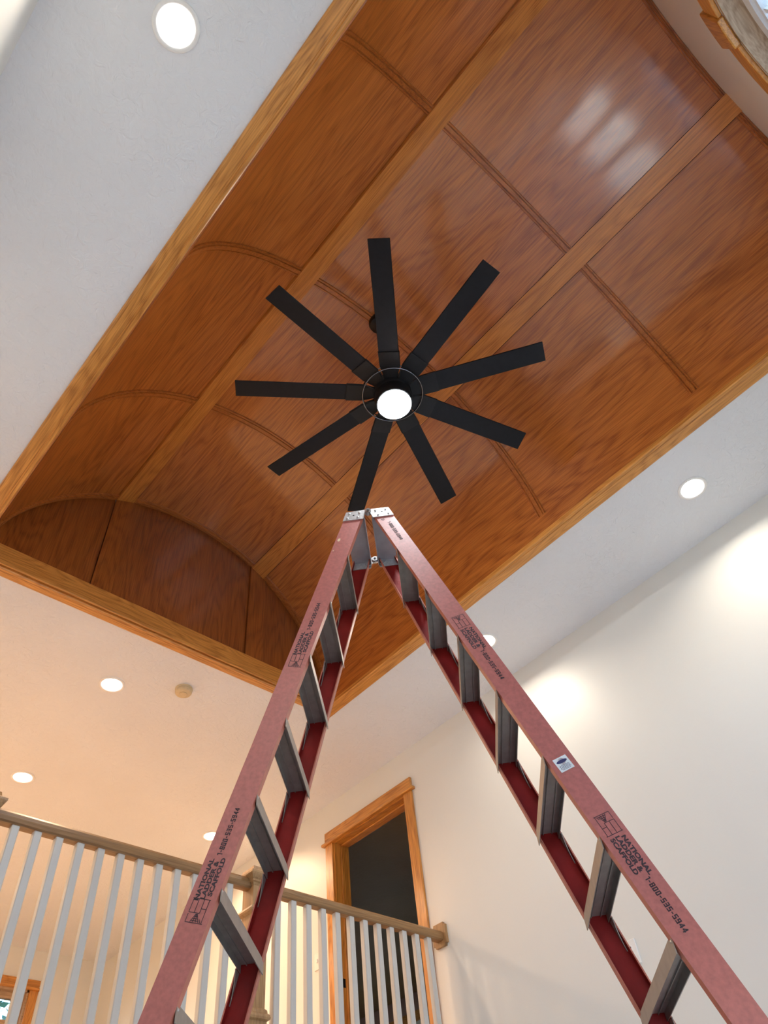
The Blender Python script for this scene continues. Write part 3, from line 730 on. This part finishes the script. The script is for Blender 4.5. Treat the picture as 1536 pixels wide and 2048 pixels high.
SEG = {'0': 'abcdef', '1': 'bc', '3': 'abgcd', '4': 'fgbc', '5': 'afgcd', '8': 'abcdefg', '9': 'abcdfg'}
def block_digits(bm, txt, org, right, up, nrm, width, height):
    """condensed block numerals built from bars, as in the printed telephone number"""
    adv = [0.75 if c in '1-' else 1.0 for c in txt]
    unit = width / sum(adv); x = 0.0; th = height * 0.20
    for c, a in zip(txt, adv):
        x0 = x + unit * 0.10; x1 = x + unit * (a - 0.12); h = height; x += unit * a
        e = th / 2
        pos = {'a': ((x0, h - e), (x1, h - e)), 'd': ((x0, e), (x1, e)), 'g': ((x0, h / 2), (x1, h / 2)), 'f': ((x0 + e, h / 2), (x0 + e, h)), 'e': ((x0 + e, 0), (x0 + e, h / 2)), 'b': ((x1 - e, h / 2), (x1 - e, h)), 'c': ((x1 - e, 0), (x1 - e, h / 2))}
        if c == '-': stroke(bm, org, right, up, nrm, (x0, h * 0.45), (x1, h * 0.45), th)
        elif c == '1':
            xm = (x0 + x1) / 2 + e; stroke(bm, org, right, up, nrm, (xm, 0), (xm, h), th); stroke(bm, org, right, up, nrm, (xm - th * 1.5, h - e * 1.6), (xm, h - e), th)
        elif c == '4':
            stroke(bm, org, right, up, nrm, (x1 - e * 1.4, 0), (x1 - e * 1.4, h), th); stroke(bm, org, right, up, nrm, (x0, h * 0.32), (x1 + e * 0.4, h * 0.32), th); stroke(bm, org, right, up, nrm, (x0 + e * 0.4, h * 0.30), (x1 - e * 1.6, h - e), th)
        else:
            for sgm in SEG[c]: stroke(bm, org, right, up, nrm, *pos[sgm], th)

def web_frame(k, d):
    """frame on the outer face of a near rail: reading direction, letter-up, outward normal"""
    dirn = (LP(k, 0, -lw(1) / 2, 1) - LP(k, 0, -lw(0) / 2, 0)).normalized()          # down the rail
    right = dirn if k > 0 else -dirn
    up = ES * k; up = (up - right * up.dot(right)).normalized()
    nrm = right.cross(up)
    if nrm.dot(EW) > 0: nrm = -nrm
    return right, up, nrm

def print_block(parent, k, dstart, parts=('logo', 'name', 'phone')):
    """dstart: depth of the logo's leading edge; text runs on from there in the reading direction"""
    right, up, nrm = web_frame(k, dstart)
    sg = 1 if k > 0 else -1
    cs = 1.0 / right.dot(Vector((0, 0, -1))) * sg
    def at(dd, lat):     # dd metres of depth past dstart, lat: lateral from inner edge
        d = dstart + sg * dd
        return LP(k, lat * 1.047, -lw(d) / 2, d)
    ln = 1.0 / abs(right.z)
    bm = B()
    if 'logo' in parts:
        o = at(0.0, 0.0195); Lg = 0.066 * ln; Hh = 0.050; th = 0.0020
        for p, q in (((0.012, 0), (Lg, 0)), ((0.0, -0.004), (0.0, 0.020)), ((0.0, 0.020), (0.0, Hh)), ((0.0, Hh), (0.024, Hh)), ((0.028, 0.016), (0.028, Hh)), ((0.028, Hh), (Lg, Hh)), ((0.028, 0.016), (Lg, 0.016)), ((0.028, 0.033), (Lg, 0.033)),
                     ((Lg, -0.004), (Lg, Hh + 0.003)), ((Lg * 0.60, 0), (Lg * 0.60, 0.016)), ((0.0, 0.0), (0.012, 0.0)),
                     ((0.002, 0.010), (0.026, 0.021)), ((0.002, 0.036), (0.026, 0.025)), ((0.002, 0.018), (0.025, 0.0225)), ((0.002, 0.028), (0.025, 0.0235)),
                     ((0.006, 0.012), (0.006, 0.034)), ((0.012, 0.015), (0.012, 0.031)), ((0.018, 0.018), (0.018, 0.028)), ((0.002, 0.004), (0.012, 0.010))):
            stroke(bm, o, right, up, nrm, p, q, th)
    if 'name' in parts:
        text_mesh(bm, 'NATIONAL', at(0.070, 0.0545), right, up, nrm, 0.124 * ln, 0.0152, 0.045)
        text_mesh(bm, 'LADDER &', at(0.070, 0.0365), right, up, nrm, 0.114 * ln, 0.0152, 0.045)
        text_mesh(bm, 'SCAFFOLD', at(0.076, 0.0185), right, up, nrm, 0.114 * ln, 0.0152, 0.045)
    if 'tail' in parts:
        text_mesh(bm, 'D', at(0.172, 0.0185), right, up, nrm, 0.014 * ln, 0.0145, 0.018)
    if 'phone' in parts:
        block_digits(bm, '1-800-535-5944', at(0.200, 0.0365), right, up, nrm, 0.158 * ln, 0.0168)
    return obj('lettering', bm, 'ink', parent)

CH = [(0, 0), (RW, 0), (RW, 0.030), (RW - 0.005, 0.030), (RW - 0.005, 0.005), (0.005, 0.005), (0.005, 0.030), (0, 0.030)]
for k in (-1, 1):
    side = 'left' if k < 0 else 'right'
    for near in (True, False):
        bm = B(); cols = []
        ND = 8
        for i in range(ND + 1):
            d = DTOP + (DBOT - DTOP) * i / ND
            cols.append([bm.verts.new(LP(k, a, (-lw(d) / 2 + o) if near else (lw(d) / 2 + 0.005 - o), d)) for a, o in CH])
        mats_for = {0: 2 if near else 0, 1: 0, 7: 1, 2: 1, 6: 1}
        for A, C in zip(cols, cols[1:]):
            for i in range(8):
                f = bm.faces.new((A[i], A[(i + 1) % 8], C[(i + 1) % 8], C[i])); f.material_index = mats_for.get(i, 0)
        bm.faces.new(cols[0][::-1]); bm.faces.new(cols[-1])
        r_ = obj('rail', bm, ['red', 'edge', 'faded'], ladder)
        if near:
            if k > 0:
                print_block(r_, 1, -0.400, ('tail',)); print_block(r_, 1, -0.400, ('phone',)); print_block(r_, 1, 0.528); print_block(r_, 1, 1.474); print_block(r_, 1, 2.420); print_block(r_, 1, 3.366)
                right, up, nrm = web_frame(1, 1.25)
                d0 = 1.247; org = LP(1, 0.0245, -lw(d0) / 2, d0)
                # sticker axes run level/plumb on the rail face
                sx = (LP(1, 0.072, -lw(1.238) / 2, 1.238) - LP(1, 0.019, -lw(1.2555) / 2, 1.2555)).normalized()
                sy = nrm.cross(sx)
                if sy.z < 0: sy = -sy
                P0 = LP(1, 0.019, -lw(1.3065) / 2, 1.3065)     # lower inner corner
                bm = B(); q = [P0 + nrm * 0.0005, P0 + sx * 0.051 + nrm * 0.0005, P0 + sx * 0.051 + sy * 0.053 + nrm * 0.0005, P0 + sy * 0.053 + nrm * 0.0005]
                q2 = [v + nrm * 0.0005 for v in q]
                hexa(bm, q + q2); st = tag(obj('sticker', bm, 'sticker', r_), 'small white warning sticker')
                O2 = P0 + nrm * 0.0012
                bm = B()
                def ell(cx, cy, rx, ry, n=24): bm.faces.new([bm.verts.new(O2 + sx * (cx + rx * math.cos(2 * math.pi * i / n)) + sy * (cy + ry * math.sin(2 * math.pi * i / n))) for i in range(n)])
                ell(0.0255, 0.036, 0.020, 0.0065)
                for z, w_ in ((0.021, 0.036), (0.017, 0.040), (0.013, 0.038), (0.009, 0.040), (0.005, 0.030)):
                    x_ = 0.0255 - w_ / 2; n_ = 7
                    for j in range(n_):
                        a0 = x_ + w_ * j / n_; a1 = a0 + w_ / n_ * 0.8
                        bm.faces.new([bm.verts.new(O2 + sx * u + sy * v) for u, v in ((a0, z), (a1, z), (a1, z + 0.0018), (a0, z + 0.0018))])
                obj('sticker_print', bm, 'blueink', r_)
                bm = B(); O2 = P0 + nrm * 0.0010
                ell(0.0255, 0.036, 0.0125, 0.0125); obj('sticker_emblem', bm, 'pinkink', r_)
            else:
                print_block(r_, -1, 1.632); print_block(r_, -1, 0.687); print_block(r_, -1, 2.577); print_block(r_, -1, 3.522)
                right, up, nrm = web_frame(-1, 0)
                for d, a, sc in ((-0.105, 0.073, 0.010), (-0.028, 0.080, 0.004)):
                    bm = B(); c0 = LP(-1, a, -lw(d) / 2, d) + nrm * 0.0007
                    bm.faces.new([bm.verts.new(c0 + right * (sc * 1.5 * rr_ * math.cos(t_)) + up * (sc * 0.8 * rr_ * math.sin(t_))) for t_, rr_ in [(2 * math.pi * i / 14, 0.75 + 0.3 * random.random()) for i in range(14)]])
                    obj('paint_splash', bm, 'chip', r_)
        # feet
        d = DBOT; bm = B()
        wq = -lw(d) / 2 if near else lw(d) / 2
        p0 = LP(k, RW / 2, wq, d)
        pts = [p0 + ES * sx_ * 0.06 + EW * sw_ * 0.035 + Vector((0, 0, z)) for z in (-0.012, 0.05) for sx_, sw_ in ((-1, -1), (1, -1), (1, 1), (-1, 1))]
        hexa(bm, pts); obj('foot', bm, 'rubber', ladder)
    # steps
    for n in range(13):
        d = n * STEP; w = lw(d) / 2
        wa, wb = -w + 0.006, w - 0.001
        def sp(a, dd, ww): return LO + ES * (k * (S0 + tk(k) * d + a)) + EW * ww - Vector((0, 0, d + dd))
        prof = [(0.002, 0.0), (0.086, 0.0), (0.086, 0.030), (0.083, 0.030), (0.083, 0.004), (0.064, 0.004), (0.064, 0.009), (0.061, 0.009), (0.061, 0.004), (0.030, 0.004), (0.030, 0.009), (0.027, 0.009), (0.027, 0.004), (0.005, 0.004), (0.005, 0.046), (0.002, 0.046)]
        bm = B(); extrude(bm, prof, lambda p: sp(p[0], p[1], wa), lambda p: sp(p[0], p[1], wb))
        stp = tag(obj('step', bm, 'alu', ladder), 'grey aluminium channel step')
        for sgn in (-1, 1):
            # curved gusset plate lying against the outer flange
            bm = B(); rows = []
            for t_ in range(9):
                u = t_ / 8
                ww = 0.050 * (1 - u) ** 2.0 + 0.002; dd = 0.030 + 0.095 * u
                wq = lw(d + dd) / 2 - 0.001
                rows.append([bm.verts.new(sp(a_ + tk(k) * dd, dd, sgn * v_)) for a_, v_ in ((0.0795, wq - ww), (0.0795, wq), (0.0825, wq), (0.0825, wq - ww))])
            for A, C in zip(rows, rows[1:]):
                for i in range(4): bm.faces.new((A[i], A[(i + 1) % 4], C[(i + 1) % 4], C[i]))
            bm.faces.new(rows[0][::-1]); bm.faces.new(rows[-1])
            obj('knee_brace', bm, 'alu', stp)
    # top cap plate with a turned-down lip
    bm = B(); dt = -0.296
    for near in (1,):
        w = lw(dt) / 2 - 0.002
        a_in, a_out = -0.006, RW + 0.006
        for (a0, a1, d0, d1_) in ((a_in, a_out, dt - 0.004, dt), (a_in, a_in + 0.004, dt, dt + 0.030)):
            hexa(bm, [LP(k, a, ww, dt) - Vector((0, 0, dd - dt)) for dd in (d1_, d0) for a, ww in ((a0, -w), (a1, -w), (a1, w), (a0, w))])
    tag(obj('top_plate', bm, 'capgrey', ladder), 'grey metal top plate')
    # end brackets riveted on the rails
    for near in (True, False):
        bm = B()
        def bp_(a, d, o): return LP(k, a, (-lw(d) / 2 - o) if near else (lw(d) / 2 - 0.0 - o), d)
        corners = [(-0.012, -0.252), (RW + 0.002, -0.252), (RW + 0.003, -0.322), (-0.010, -0.326)]
        hexa(bm, [bp_(a, d, 0.0005) for a, d in corners] + [bp_(a, d, 0.0040) for a, d in corners])
        br = tag(obj('end_bracket', bm, 'galv', ladder), 'galvanized end bracket')
        if near:
            nrm = -EW
            for a, d in ((0.020, -0.268), (0.020, -0.306), (0.072, -0.268), (0.072, -0.306)):
                bm = B(); c0 = bp_(a, d, 0.004)
                u, v = ES, Vector((0, 0, 1))
                rings = []
                for r, h in ((0.0058, 0.0), (0.0052, 0.002), (0.003, 0.0034)): rings.append([bm.verts.new(c0 + u * r * math.cos(2 * math.pi * i / 12) + v * r * math.sin(2 * math.pi * i / 12) + nrm * h) for i in range(12)])
                for A, C in zip(rings, rings[1:]):
                    for i in range(12): bm.faces.new((A[i], A[(i + 1) % 12], C[(i + 1) % 12], C[i]))
                bm.faces.new(rings[-1]); obj('rivet', bm, 'steel', br)
            bm = B(); c0 = bp_(0.046, -0.287, 0.0043)
            bm.faces.new([bm.verts.new(c0 + ES * 0.005 * math.cos(2 * math.pi * i / 14) + Vector((0, 0, 1)) * 0.005 * math.sin(2 * math.pi * i / 14)) for i in range(14)]); obj('bolt_hole', bm, 'slot', br)
    # rivets where steps meet the near rail's inner flange
    for n in range(13):
        d = n * STEP + 0.012
        c0 = LP(k, -0.0005, -lw(d) / 2 + 0.020, d); bm = B()
        nrm = -ES * k; u, v = EW, Vector((0, 0, 1)); rings = []
        for r, h in ((0.005, 0.0), (0.0042, 0.0018), (0.0022, 0.003)): rings.append([bm.verts.new(c0 + u * r * math.cos(2 * math.pi * i / 10) + v * r * math.sin(2 * math.pi * i / 10) + nrm * h) for i in range(10)])
        for A, C in zip(rings, rings[1:]):
            for i in range(10): bm.faces.new((A[i], A[(i + 1) % 10], C[(i + 1) % 10], C[i]))
        bm.faces.new(rings[-1]); obj('flange_rivet', bm, 'steel', ladder)
# hinge knuckles at both ends of the top gap
for wz in (-1, 1):
    d = -0.305; w = wz * (lw(d) / 2 + (0.004 if wz < 0 else -0.006))
    c0 = LO + EW * w - Vector((0, 0, d))
    bm = B(); tube(bm, [c0 - EW * 0.010, c0 + EW * 0.014], 0.016, 18); hk = obj('hinge_knuckle', bm, 'steel', ladder)
    bm = B(); tube(bm, [c0 - EW * 0.0125, c0 - EW * 0.010], 0.006, 12); obj('hinge_pin', bm, 'slot', hk)
    if wz > 0:
        bm = B(); rows = []
        for i in range(9):
            u = -0.055 + 0.11 * i / 8
            dz = -0.02 + 0.012 * math.cos(u * 90)
            rows.append([bm.verts.new(c0 + ES * u + Vector((0, 0, dz + z)) - EW * 0.004 * o) for z, o in ((0.03, 0), (-0.012, 0), (-0.012, 1), (0.03, 1))])
        for A, C in zip(rows, rows[1:]):
            for i in range(4): bm.faces.new((A[i], A[(i + 1) % 4], C[(i + 1) % 4], C[i]))
        bm.faces.new(rows[0][::-1]); bm.faces.new(rows[-1]); obj('hinge_strap', bm, 'steel', ladder)
